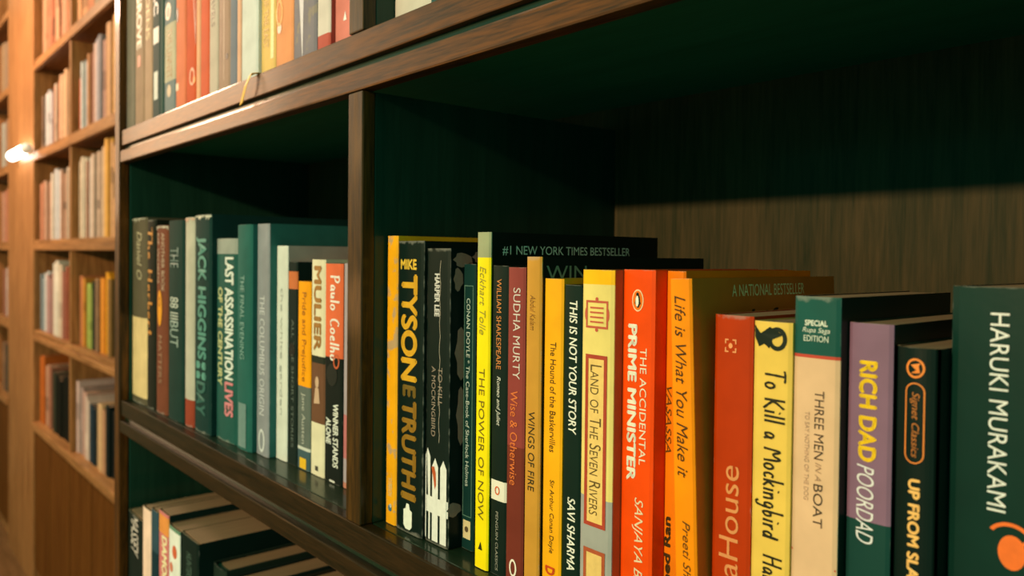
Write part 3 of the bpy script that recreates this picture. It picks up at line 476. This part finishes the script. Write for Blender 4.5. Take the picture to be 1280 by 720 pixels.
BOOKS_U = [
 {'k': 'U1', 'x': -1.23, 'w': 0.04, 'y': 0.3165, 'z': 0.173, 'h': 0.2249, 'c': (132, 120, 100), 'lab': 'grey-brown book with white lettering, at the end of the upper shelf', 'd': 0.16, 'tx': []},
 {'k': 'U2', 'x': -1.1894, 'w': 0.0434, 'y': 0.3169, 'z': 0.173, 'h': 0.2297, 'c': (168, 134, 104), 'lab': 'tan book with wide cream capitals on the upper shelf', 'd': 0.16, 'tx': [('THE GROVE', 0.2364, 0.1039, 0, 0.55, (222, 210, 180), 'b', 'D')], 'ex': [('rect', 0, (0.0952, 0.08), 0.3, (205, 110, 80))]},
 {'k': 'U3', 'x': -1.1455, 'w': 0.0339, 'y': 0.3172, 'z': 0.173, 'h': 0.2318, 'c': (188, 150, 118), 'lab': 'light brown narrow book next to the tan one with cream capitals', 'd': 0.16, 'tx': [('GARDENS', 0.2149, 0.1092, 0, 0.5, (215, 190, 120), '', 'D')]},
 {'k': 'U4', 'x': -1.111, 'w': 0.0322, 'y': 0.3175, 'z': 0.173, 'h': 0.2377, 'c': (62, 78, 72), 'lab': 'dark grey-green book with blurred white patches on the upper shelf', 'd': 0.16, 'tx': [('ARC', 0.1851, 0.1336, 0, 0.6, (205, 205, 195), 'b', 'D')], 'ex': [('rect', 0, (0.1181, 0.0974), 0.7, (190, 195, 185)), ('rect', 0, (0.0613, 0.0251), 0.5, (195, 205, 190))]},
 {'k': 'U5', 'x': -1.0781, 'w': 0.0131, 'y': 0.3178, 'z': 0.173, 'h': 0.2296, 'c': (34, 76, 66), 'lab': 'very thin dark green book on the upper shelf', 'd': 0.16},
 {'k': 'U6', 'x': -1.0644, 'w': 0.0439, 'y': 0.3181, 'z': 0.173, 'h': 0.2369, 'c': (122, 134, 130), 'lab': 'blue-grey book with a cream title plate and round red portrait', 'd': 0.16, 'bands': [(0.0406, 0.1121, (200, 186, 152)), (0.1419, 0.2212, (70, 100, 96))], 'tx': [('THE LINNET', 0.1061, 0.0445, 0.0, 0.45, (160, 120, 50), '', 'D')], 'ex': [('disc', -0.1, 0.128, 0.5, (215, 190, 160)), ('disc', -0.1, 0.127, 0.3, (150, 70, 50)), ('disc', 0, 0.0286, 0.35, (200, 175, 140))]},
 {'k': 'U7', 'x': -1.0199, 'w': 0.0368, 'y': 0.3184, 'z': 0.173, 'h': 0.2012, 'c': (232, 126, 84), 'lab': 'salmon-orange book marked with a black oval on the upper shelf', 'd': 0.16, 'ex': [('oval', -0.3, 0.1159, 0.25, (40, 40, 34)), ('rect', -0.3, (0.0331, 0.0244), 0.3, (235, 200, 160))]},
 {'k': 'U8', 'x': -0.9826, 'w': 0.0347, 'y': 0.3187, 'z': 0.173, 'h': 0.2186, 'c': (214, 84, 38), 'lab': 'deep orange-red book with pale crescent near its foot', 'd': 0.16, 'ex': [('ring', 0.15, 0.033, 0.5, (235, 160, 120)), ('disc', 0.35, 0.0283, 0.24, (245, 150, 30)), ('wedge', 0.3, 0.0957, 0.5, (195, 130, 110))]},
 {'k': 'U9', 'x': -0.9473, 'w': 0.012, 'y': 0.3189, 'z': 0.173, 'h': 0.2377, 'c': (240, 176, 130), 'lab': 'thin peach-coloured book between two red-orange ones', 'd': 0.16},
 {'k': 'U10', 'x': -0.9347, 'w': 0.0271, 'y': 0.3192, 'z': 0.173, 'h': 0.226, 'c': (222, 98, 60), 'lab': 'plain red-orange book beside the thin peach one', 'd': 0.16},
 {'k': 'U11', 'x': -0.907, 'w': 0.0258, 'y': 0.3194, 'z': 0.173, 'h': 0.236, 'c': (206, 188, 164), 'lab': 'pale stone-coloured book with small dark lettering', 'd': 0.16, 'tx': [('OLD TRAVELS', 0.1511, 0.0771, 0, 0.4, (90, 80, 66), '', 'D')]},
 {'k': 'U12', 'x': -0.8806, 'w': 0.0338, 'y': 0.3196, 'z': 0.173, 'h': 0.2045, 'c': (176, 142, 118), 'lab': 'wide taupe book with faint stripes and a dark spot', 'd': 0.16, 'ex': [('rect', -0.2, (0.2285, 0.0105), 0.06, (150, 118, 98)), ('rect', 0.05, (0.2285, 0.0131), 0.06, (200, 168, 142)), ('disc', 0.3, 0.0372, 0.2, (70, 66, 62))]},
 {'k': 'U13', 'x': -0.8462, 'w': 0.0189, 'y': 0.3198, 'z': 0.173, 'h': 0.2188, 'c': (120, 126, 132), 'lab': 'slate-blue narrow book beside the wide taupe one', 'd': 0.16},
 {'k': 'U14', 'x': -0.8267, 'w': 0.0097, 'y': 0.32, 'z': 0.173, 'h': 0.2099, 'c': (238, 180, 142), 'lab': 'thin peach strip of a book beside the big white one', 'd': 0.16},
 {'k': 'U15', 'x': -0.8164, 'w': 0.0422, 'y': 0.3202, 'z': 0.173, 'h': 0.24, 'c': (222, 222, 206), 'lab': 'big blank white book on the upper shelf', 'd': 0.16},
 {'k': 'U16', 'x': -0.7736, 'w': 0.0342, 'y': 0.3232, 'z': 0.173, 'h': 0.223, 'c': (240, 196, 112), 'lab': 'cream-yellow book with a yellow ribbon hanging over the shelf edge', 'd': 0.16, 'ribbon': 1, 'tx': [('MEMORIES OF THE EAST', 0.122, 0.0284, -0.1, 0.36, (215, 165, 80), '', 'D')], 'ex': [('rect', 0.32, (0.2154, 0.016), 0.2, (245, 225, 150))]},
 {'k': 'U17', 'x': -0.7388, 'w': 0.038, 'y': 0.3234, 'z': 0.173, 'h': 0.2005, 'c': (244, 160, 104), 'lab': 'light orange book with a golden oval emblem on the upper shelf', 'd': 0.16, 'ex': [('ovalring', -0.25, 0.056, 0.42, (238, 150, 10)), ('disc', -0.25, 0.041, 0.25, (245, 200, 175))]},
 {'k': 'U18', 'x': -0.7001, 'w': 0.0461, 'y': 0.3235, 'z': 0.173, 'h': 0.2087, 'c': (136, 128, 130), 'lab': 'mottled grey book, the widest on the upper shelf', 'd': 0.16, 'blot': 1, 'ex': [('wedge', -0.15, 0.019, 0.3, (200, 200, 200))]},
 {'k': 'U19', 'x': -0.6534, 'w': 0.024, 'y': 0.324, 'z': 0.173, 'h': 0.2112, 'c': (226, 212, 192), 'lab': 'white book with red cover side and a torn red foot', 'd': 0.16, 'sidec': (180, 84, 68), 'bands': [(0, 0.0177, (196, 92, 74))]},
 {'k': 'U20', 'x': -0.6288, 'w': 0.0295, 'y': 0.3282, 'z': 0.173, 'h': 0.2367, 'c': (232, 136, 116), 'lab': 'coral-pink book with tiny white bird mark, last before the slim post', 'd': 0.16, 'ex': [('tri', 0.15, 0.027, 0.2, (245, 240, 225))]},
]
BOOKS_S = [
 {'k': 'S1', 'x': -1.2164, 'w': 0.0681, 'y': 0.3165, 'z': -0.598, 'h': 0.232, 'c': (18, 28, 22), 'lab': 'black book with slanted white capitals, at the end of the lower shelf', 'd': 0.17, 'tx': [('MASSEY', 0.2318, 0.1759, 0, 0.5, (215, 190, 170), 'i', 'D')]},
 {'k': 'S2', 'x': -1.1477, 'w': 0.0361, 'y': 0.3168, 'z': -0.598, 'h': 0.2546, 'c': (228, 184, 156), 'lab': 'plain pinkish-white book on the lower shelf', 'd': 0.2, 'sidec': (20, 34, 26)},
 {'k': 'S3', 'x': -1.111, 'w': 0.0309, 'y': 0.3172, 'z': -0.598, 'h': 0.2603, 'c': (44, 66, 72), 'lab': 'dark slate-blue book on the lower shelf beside the pinkish-white one', 'd': 0.19, 'sidec': (16, 30, 26), 'bands': [(0, 0.2064, (16, 44, 48))]},
 {'k': 'S4', 'x': -1.0794, 'w': 0.0391, 'y': 0.3175, 'z': -0.598, 'h': 0.267, 'c': (196, 104, 96), 'lab': 'rose and orange book with cream zigzag letters on the lower shelf', 'd': 0.2, 'sidec': (14, 32, 26), 'bands': [(0.2392, 0.2628, (215, 130, 60))], 'tx': [('DAMON', 0.2372, 0.1757, 0.15, 0.5, (240, 215, 160), 'b', 'D')]},
 {'k': 'S5', 'x': -1.0397, 'w': 0.0413, 'y': 0.3178, 'z': -0.598, 'h': 0.2577, 'c': (216, 206, 186), 'lab': 'white book with red patches and a green top on the lower shelf', 'd': 0.2, 'sidec': (20, 32, 26), 'bands': [(0.2533, 0.2577, (90, 120, 92))], 'ex': [('disc', 0.1, 0.2284, 0.4, (205, 90, 50)), ('disc', -0.2, 0.2066, 0.3, (205, 110, 80))]},
 {'k': 'S6', 'x': -0.9978, 'w': 0.06, 'y': 0.3196, 'z': -0.598, 'h': 0.2595, 'c': (10, 26, 20), 'lab': 'very thick black book with a broad pale page block on the lower shelf', 'd': 0.2, 'sidec': (8, 28, 22), 'tx': [('HUNTERS', 0.2407, 0.2098, 0, 0.3, (70, 90, 75), '', 'D')]},
]

# ---------------------------------------------------------------- the room
WT = wood_mat('dim_plaster', (.20, .16, .11), (.26, .21, .15), 'X', .8, 0)
structure(boxes('floor', [(-7.5, 2.5, -4.5, 1.10, -.10, 0)], wood_mat('floor_boards', (.10, .05, .02), (.2, .1, .045), 'X', .4, .2), bevel=0))
structure(boxes('wall_back', [(-7.5, -1.262, .975, 1.10, 0, 3.0)], WT, bevel=0))
structure(boxes('wall_front', [(-1.260, 2.5, .640, 1.10, 0, 3.0)], WT, bevel=0))

structure(boxes('wall_left', [(-7.5, -6.02, -4.5, .974, 0, 3.0)], WT, bevel=0))

# ---------------------------------------------------------------- bookcases
def shelf_part(parent, x0, x1, yf, yb, ztop, wm, im):
    """One shelf: board, with an upper lip and, under a groove, a lower rail across its front."""
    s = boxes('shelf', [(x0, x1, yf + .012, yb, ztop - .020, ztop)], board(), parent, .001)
    boxes('shade_lining', [(x0, x1, yf + .0122, yb, ztop - .0235, ztop - .0202)], shade_lining(), s, 0)  # thin sheet added to carry the shade colour below the board
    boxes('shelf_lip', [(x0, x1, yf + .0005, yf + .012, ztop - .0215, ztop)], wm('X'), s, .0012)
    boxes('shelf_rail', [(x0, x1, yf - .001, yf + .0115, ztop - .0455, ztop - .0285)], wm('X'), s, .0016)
    boxes('groove_strip', [(x0, x1, yf + .006, yf + .0118, ztop - .0284, ztop - .0216)], board(), s, 0)
    return s
YF, YB = .31, .597
XL, XP, XR = -1.232, -.547, .12            # inner faces: end panel, slim post, far end of the wide bay
nb = empty('bookcase', ((XL + XR)/2, YF, 0), 'dark brown bookcase with grooved shelf edges and a slim post between its bays', 'bookcase')
nb_o = Vector(nb.location)
def nbx(name, bs, mat, parent=nb, bevel=.0015):
    o = boxes(name, bs, mat, parent, bevel); o.location = -nb_o; return o
TOPZ = ZC + 1.0
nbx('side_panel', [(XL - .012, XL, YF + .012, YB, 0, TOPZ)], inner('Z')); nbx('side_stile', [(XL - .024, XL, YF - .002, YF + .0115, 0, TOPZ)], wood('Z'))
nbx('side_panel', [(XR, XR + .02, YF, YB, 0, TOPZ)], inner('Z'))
TOPS = [ZC + .173 + .384, ZC + .173, ZC - .211, ZC - .598, ZC - .985]
lv = [TOPZ - .02] + TOPS
for hi_, lo_ in zip([TOPZ - .0005] + [t - .0455 for t in TOPS], TOPS + [.0]):
    zb_, zt_ = lo_ + .0004, hi_ - .0004
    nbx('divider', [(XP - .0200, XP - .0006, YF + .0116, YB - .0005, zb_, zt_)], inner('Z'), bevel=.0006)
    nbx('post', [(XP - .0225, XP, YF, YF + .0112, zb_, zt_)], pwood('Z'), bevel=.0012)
for t in TOPS:
    s = shelf_part(nb, XL + .0003, XR - .0003, YF, YB - .0005, t, wood if t > ZC else dwood, inner); s.location = -nb_o  # edges below eye height get the shade-darkened copy
nbx('back_panel', [(XL - .012, XR + .02, YB, YB + .012, 0, TOPZ)], backw(), bevel=0)
nbx('top_board', [(XL - .024, XR + .02, YF - .002, YB + .012, TOPZ + .0002, TOPZ + .025)], wood('X'))

# the far bookcase stands further back; its bays share one run of shelves either side of a broad pilaster
FY, FB = .65, .935
FXP0, FXP1 = -4.60, -3.945
FEND0, FEND1 = -6.0, -1.275
fb = empty('bookcase', ((FEND0 + FEND1)/2, FY, 0), 'orange-brown bookcase with a broad pilaster, down the aisle above plank cupboards', 'bookcase')
fo = Vector(fb.location)
def fbx(name, bs, mat, bevel=.0025):
    o = boxes(name, bs, mat, fb, bevel); o.location = -fo; return o
CAB = ZC - .73
FT = [ZC + 1.19, ZC + .812, ZC + .428, ZC + .049, ZC - .336]
FTOP = ZC + 1.75
for x0, x1 in ((FEND0, FXP0), (FXP1, FEND1)):
    for t in FT:
        s = boxes('shelf', [(x0 + .0004, x1, FY + .012, FB - .001, t - .022, t)], farw('X'), fb, .001); s.location = -fo
        boxes('shelf_lip', [(x0 + .0004, x1, FY, FY + .0118, t - .02, t)], farw('X'), s, .002)
        boxes('shelf_rail', [(x0 + .0004, x1, FY - .006, FY + .0118, t - .043, t - .0205)], farw('X'), s, .003)
    s = boxes('counter_ledge', [(x0 + .0004, x1, FY - .012, FB - .001, CAB - .03, CAB)], farw('X'), fb, .003); s.location = -fo
for hi_, lo_ in zip([FTOP] + [t - .0435 for t in FT], FT + [CAB]):
    for x in (-3.27, -2.60, -1.93, -5.3):
        fbx('divider', [(x - .011, x + .011, FY + .002, FB - .001, lo_ + .0004, hi_ - .0004)], farw('Z'))
fbx('pilaster', [(FXP0, FXP1, FY - .004, FB - .0005, 0, FTOP)], farw('Z'), .004)
fbx('back_panel', [(FEND0, FEND1 + .012, FB, FB + .012, 0, FTOP)], farw('Z'), 0)
fbx('side_panel', [(FEND1 + .0004, FEND1 + .012, FY, FB - .0004, CAB, FTOP)], farw('Z'))
def plank_door(x0, x1):
    n = 4; wd = (x1 - x0 - .006)/n
    bs = [(x0 + .003 + wd*i + .0006, x0 + .003 + wd*(i + 1) - .0006, FY, FY + .018, .09, CAB - .0305) for i in range(n)]
    return fbx('cupboard_door', bs, wood_mat('plank_wood_Z', (.07, .022, .004), (.15, .056, .012), 'Z', .5, 0, spec=.04), .002)
for x0, x1 in ((-5.98, -5.3), (-5.295, -4.605), (-3.94, -3.62), (-3.615, -3.27), (-3.265, -2.94), (-2.935, -2.605), (-2.6, -2.27), (-2.265, -1.93), (-1.925, -1.285)): plank_door(x0, x1)
fbx('cupboard_body', [(FEND0, FXP0 - .0004, FY + .019, FB - .001, .0, CAB - .031), (FXP1 + .0004, FEND1, FY + .019, FB - .001, .0, CAB - .031)], farw('X'), .001)

# small tube lamp on the pilaster
def emit(name, col, s):
    m = bpy.data.materials.new(name); N, L, b = nodes_of(m); b.inputs['Base Color'].default_value = (.9, .85, .75, 1)
    b.inputs['Emission Color'].default_value = col + (1,); b.inputs['Emission Strength'].default_value = s; return m
LX, LZ = -4.125, ZC + .437
pl = empty('tube_lamp', (LX, FY - .004, LZ), 'small glowing white tube lamp fixed across the broad wooden pilaster', 'lamp')
def lathe_x(name, r, x0, x1, y, z, mat, parent, n=20):
    bm = bmesh.new(); prof = [(x0, r*.55), (x0 + r*.3, r*.92), (x0 + r*.7, r), (x1 - r*.7, r), (x1 - r*.3, r*.92), (x1, r*.55)]; R = []
    for x, q in prof: R.append([bm.verts.new((x, y + q*math.cos(6.28318*k/n), z + q*math.sin(6.28318*k/n))) for k in range(n)])
    for a, c in zip(R, R[1:]):
        for k in range(n): bm.faces.new((a[k], a[(k + 1) % n], c[(k + 1) % n], c[k]))
    bm.faces.new(R[0][::-1]); bm.faces.new(R[-1]); bmesh.ops.recalc_face_normals(bm, faces=list(bm.faces))
    me = bpy.data.meshes.new(name); bm.to_mesh(me); bm.free()
    for p in me.polygons: p.use_smooth = True
    return link(name, me, mat, parent)
boxes('bracket', [(-.16, .16, -.006, -.0006, -.016, .016)], farw('X'), pl, .003)
lathe_x('tube', .022, -.175, .175, -.0265, 0, emit('lamp_glow', (1, .95, .82), 14), pl)
for x in (-.1885, .1885): lathe_x('end_cap', .0235, x - .013, x + .013, -.0265, 0, ink_mat((236, 226, 206), 'T'), pl)

# ---------------------------------------------------------------- books in the near bookcase
GR = {'N': 'paperbacks in the wide open bay', 'L': 'books in the bay behind the slim post', 'U': 'books on the upper shelf', 'S': 'books on the lower shelf'}
for row, tab in (('N', BOOKS_N), ('L', BOOKS_L), ('U', BOOKS_U), ('S', BOOKS_S)):
    for b in tab:
        name = 'hardback_book' if b.get('hard') else 'paperback_book'
        make_book(b, row, name, GR[row])

# ---------------------------------------------------------------- books in the far bookcase: each one mesh, cover and page block
ORD = ['first', 'second', 'third', 'fourth', 'fifth', 'sixth', 'seventh', 'eighth', 'ninth', 'tenth', 'eleventh', 'twelfth', 'thirteenth', 'fourteenth', 'fifteenth', 'sixteenth', 'seventeenth', 'eighteenth', 'nineteenth', 'twentieth', 'twenty-first', 'twenty-second', 'twenty-third', 'twenty-fourth']
def cname(c):
    r, g, b_ = c; v = max(c); s = (v - min(c))/max(1, v)
    if v < 70: return 'dark green' if g >= r else 'dark brown'
    if s < .14: return 'white' if v > 200 else 'pale grey' if v > 150 else 'grey'
    if r >= g >= b_:
        if s < .28: return 'cream' if v > 200 else 'stone-grey'
        if g > .86*r: return 'yellow'
        if s > .7 and v > 200: return 'amber' if g > .55*r else 'orange'
        if s > .45: return 'orange-brown' if v > 170 else 'brown'
        return 'peach' if v > 200 else 'tan'
    if r >= b_ >= g: return 'pink' if v > 150 else 'mauve'
    if g >= r: return 'green' if g > b_*1.15 else 'teal'
    return 'blue-grey'
FAR = [  # (row base, row words, bay, [(colour, share, height)])
 (ZC + .812, 'top row', 'P', [((200,150,110),2,.30),((186,120,84),2,.31),((190,130,95),2,.3),((160,96,66),2,.3),((205,150,110),2,.31),((170,100,70),2,.3),((210,160,120),2,.3),((196,130,92),2,.31),((226,180,130),2,.27)]),
 (ZC + .812, 'top row', 'D', [((212,150,100),3,.3),((190,120,80),2,.3),((214,190,150),2,.3),((180,110,70),3,.31),((205,145,98),2,.3),((176,110,74),2,.3)]),
 (ZC + .428, 'second row', 'P', [((150,120,96),2,.22),((205,200,190),3,.235),((206,196,188),2,.225),((150,84,60),1.2,.24),((210,180,150),2,.235),((186,120,86),1.4,.25),((216,170,130),3,.265),((220,172,126),3,.27),((200,150,112),2,.265),((184,104,70),1.3,.29)]),
 (ZC + .428, 'second row', 'D', [((190,96,60),2,.2),((214,214,204),3.4,.25),((216,150,100),2,.255),((140,84,60),1.4,.26),((206,170,150),1.6,.285),((190,180,180),3,.29),((200,150,130),1.5,.27),((226,170,120),3,.32),((236,170,100),1.6,.33),((176,186,186),3,.3),((226,180,140),2,.3)]),
 (ZC + .049, 'third row', 'P', [((196,130,96),2,.24),((206,160,130),2,.25),((190,140,110),2,.24),((214,196,172),3,.27),((206,202,194),3,.28),((196,150,120),2,.27),((214,190,160),2,.275),((178,110,80),1.5,.26),((205,170,140),2,.27)]),
 (ZC + .049, 'third row', 'D', [((226,196,160),2.4,.28),((230,210,180),2,.29),((150,110,86),1.6,.27),((214,196,176),2.4,.28),((218,186,160),2.2,.285),((216,180,150),2,.29),((230,190,150),2,.3),((240,176,86),2.6,.32),((226,170,120),1.8,.3),((220,190,170),1.8,.31),((236,190,140),2,.31)]),
 (ZC - .336, 'fourth row', 'P', [((130,140,140),1.8,.24),((216,214,204),1.8,.245),((196,150,140),2.2,.24),((176,120,106),1.6,.25),((226,214,190),3,.29),((214,190,160),1.6,.285),((160,100,80),1.5,.26),((170,92,66),2.2,.28),((206,150,130),1.6,.27),((60,70,56),1.4,.24)]),
 (ZC - .336, 'fourth row', 'D', [((196,120,76),1.5,.25),((240,160,60),2,.24),((176,190,90),3,.225),((40,46,32),1.2,.235),((196,150,110),2.4,.245),((240,150,50),1.6,.25),((246,168,40),2.4,.27),((150,110,60),1.2,.25),((14,22,16),4,.24),((120,100,86),1.6,.22)]),
 (CAB, 'bottom row', 'P', [((200,104,40),2.6,.28),((214,160,126),2,.25),((170,110,84),1.4,.255),((60,60,46),2,.24),((14,20,15),3,.23),((22,26,20),2,.24),((14,20,16),3,.25),((170,96,60),2.2,.12)]),
 (CAB, 'bottom row', 'D', [((226,190,176),2.4,.26),((206,160,140),1.6,.23),((226,196,176),1.8,.22),((40,64,76),2.6,.2),((60,60,50),1,.2),((226,180,130),2.4,.22),((206,150,110),1.4,.21),((16,30,30),4,.23),((196,186,176),1.2,.22),((206,120,90),2.4,.2)]),
 (ZC + .428, 'second row', 'Q', [((190,180,160),2,.24),((170,130,100),2,.25),((214,170,130),2,.24),((190,120,84),2,.25)]),
 (ZC + .049, 'third row', 'Q', [((206,150,120),2,.26),((200,130,96),2,.27),((196,150,110),2,.25),((206,186,160),2,.25)]),
 (ZC - .336, 'fourth row', 'Q', [((170,110,84),2,.24),((210,190,176),2,.25),((180,110,86),2,.26),((190,150,120),2,.24)]),
 (CAB, 'bottom row', 'Q', [((150,110,80),2,.25),((60,70,60),2,.24),((190,176,160),2,.22),((30,50,44),2,.24)]),
 (ZC + .812, 'top row', 'Q', [((190,150,110),2,.27),((170,140,110),2,.26),((150,110,84),2,.28),((200,160,120),2,.26)]),
]
rf = random.Random(11)
def far_mesh(wd, h, d, tone):
    b = dict(w=wd, h=h, d=d, _bul=.0012)
    if tone: b['bands'] = tone
    bm = bmesh.new(); cm = cover_mesh(b, True); bm.from_mesh(cm)
    n0 = len(bm.faces); pm = pages_mesh(b, True); bm.from_mesh(pm); bm.faces.ensure_lookup_table()
    k = 2 + len(tone)
    for f in bm.faces[n0:]: f.material_index = k
    me = bpy.data.meshes.new('far_book'); bm.to_mesh(me); bm.free(); bpy.data.meshes.remove(cm); bpy.data.meshes.remove(pm); return me
for base, rw, bay, L0 in FAR:
    L_ = []
    for c, sh, h in L0:                                       # wide stretches of one tone are two or three neighbouring volumes
        k = 1 if sh < 1.8 or bay == 'Q' else 2 if sh < 3.2 else 3
        for j in range(k):
            q = 1 if j == 0 else rf.uniform(.72, 1.1); L_.append((tuple(min(250, int(v*q)) for v in c), sh/k*rf.uniform(.8, 1.2), h + (0 if j == 0 else rf.uniform(-.02, .012))))
    x0, x1 = {'P': (FXP1 + .006, -3.285), 'D': (-3.255, -2.615), 'Q': (-4.99, FXP0 - .008)}[bay]
    tot = sum(q[1] for q in L_); x = x0; sc = (x1 - x0 - .0012*len(L_))/tot
    for i, (c, sh, h) in enumerate(L_):
        wd = sh*sc; tone = []
        if rf.random() < .5:
            z0 = h*rf.uniform(.15, .6); kk = rf.uniform(.7, 1.12); c2 = tuple(min(245, int(v*kk)) for v in c)
            tone = [(round(z0, 4), round(z0 + h*rf.uniform(.06, .3), 4), c2)]
        me = far_mesh(wd, h, .17, tone)
        where = {'P': 'from the pilaster', 'D': 'past the slim divider', 'Q': 'beyond the pilaster'}[bay]
        n = i if bay != 'Q' else len(L_) - 1 - i
        lab = f"{cname(c)} {'thick ' if wd > .06 else 'thin ' if wd < .026 else ''}book, {ORD[n]} {where}, {rw} of the orange-brown bookcase"
        o = bpy.data.objects.new('book', me); C.objects.link(o); o.location = (x + wd/2, FY + .018 + rf.uniform(0, .012), base + .0004)
        for m in [paper_mat(c, 'F'), paper_mat(tuple(int(v*.95) for v in c), 'F')] + [paper_mat(t[2], 'F') for t in tone] + [page_mat()]: me.materials.append(m)
        o['label'] = lab; o['category'] = 'book'; o['group'] = f'books in the {rw} of the far bookcase'
        x += wd + .0012

# one pale book stands alone beyond the slim post on the upper shelf
make_book(dict(x=XP + .0006, w=.05, y=.337, z=.173, h=.25, c=(226, 212, 186), d=.17, lab='cream book standing just past the slim post on the upper shelf'), 'U', 'paperback_book', GR['U'])
# low row of books past the very thick black one on the lower shelf
for i, (x, wd, h, c, lab) in enumerate(((-.9366, .040, .236, (30, 40, 30), 'dark book with brown pages, first beside the thick black one on the lower shelf'),
                                       (-.8960, .042, .230, (24, 34, 28), 'dark book with brown pages, second past the thick black one on the lower shelf'),
                                       (-.8534, .046, .226, (40, 36, 26), 'dark book with brown pages, third past the thick black one on the lower shelf'))):
    make_book(dict(x=x, w=wd, y=.335, z=-.598, h=h, c=c, d=.17, hard=1, lab=lab), 'S', 'hardback_book', GR['S'])
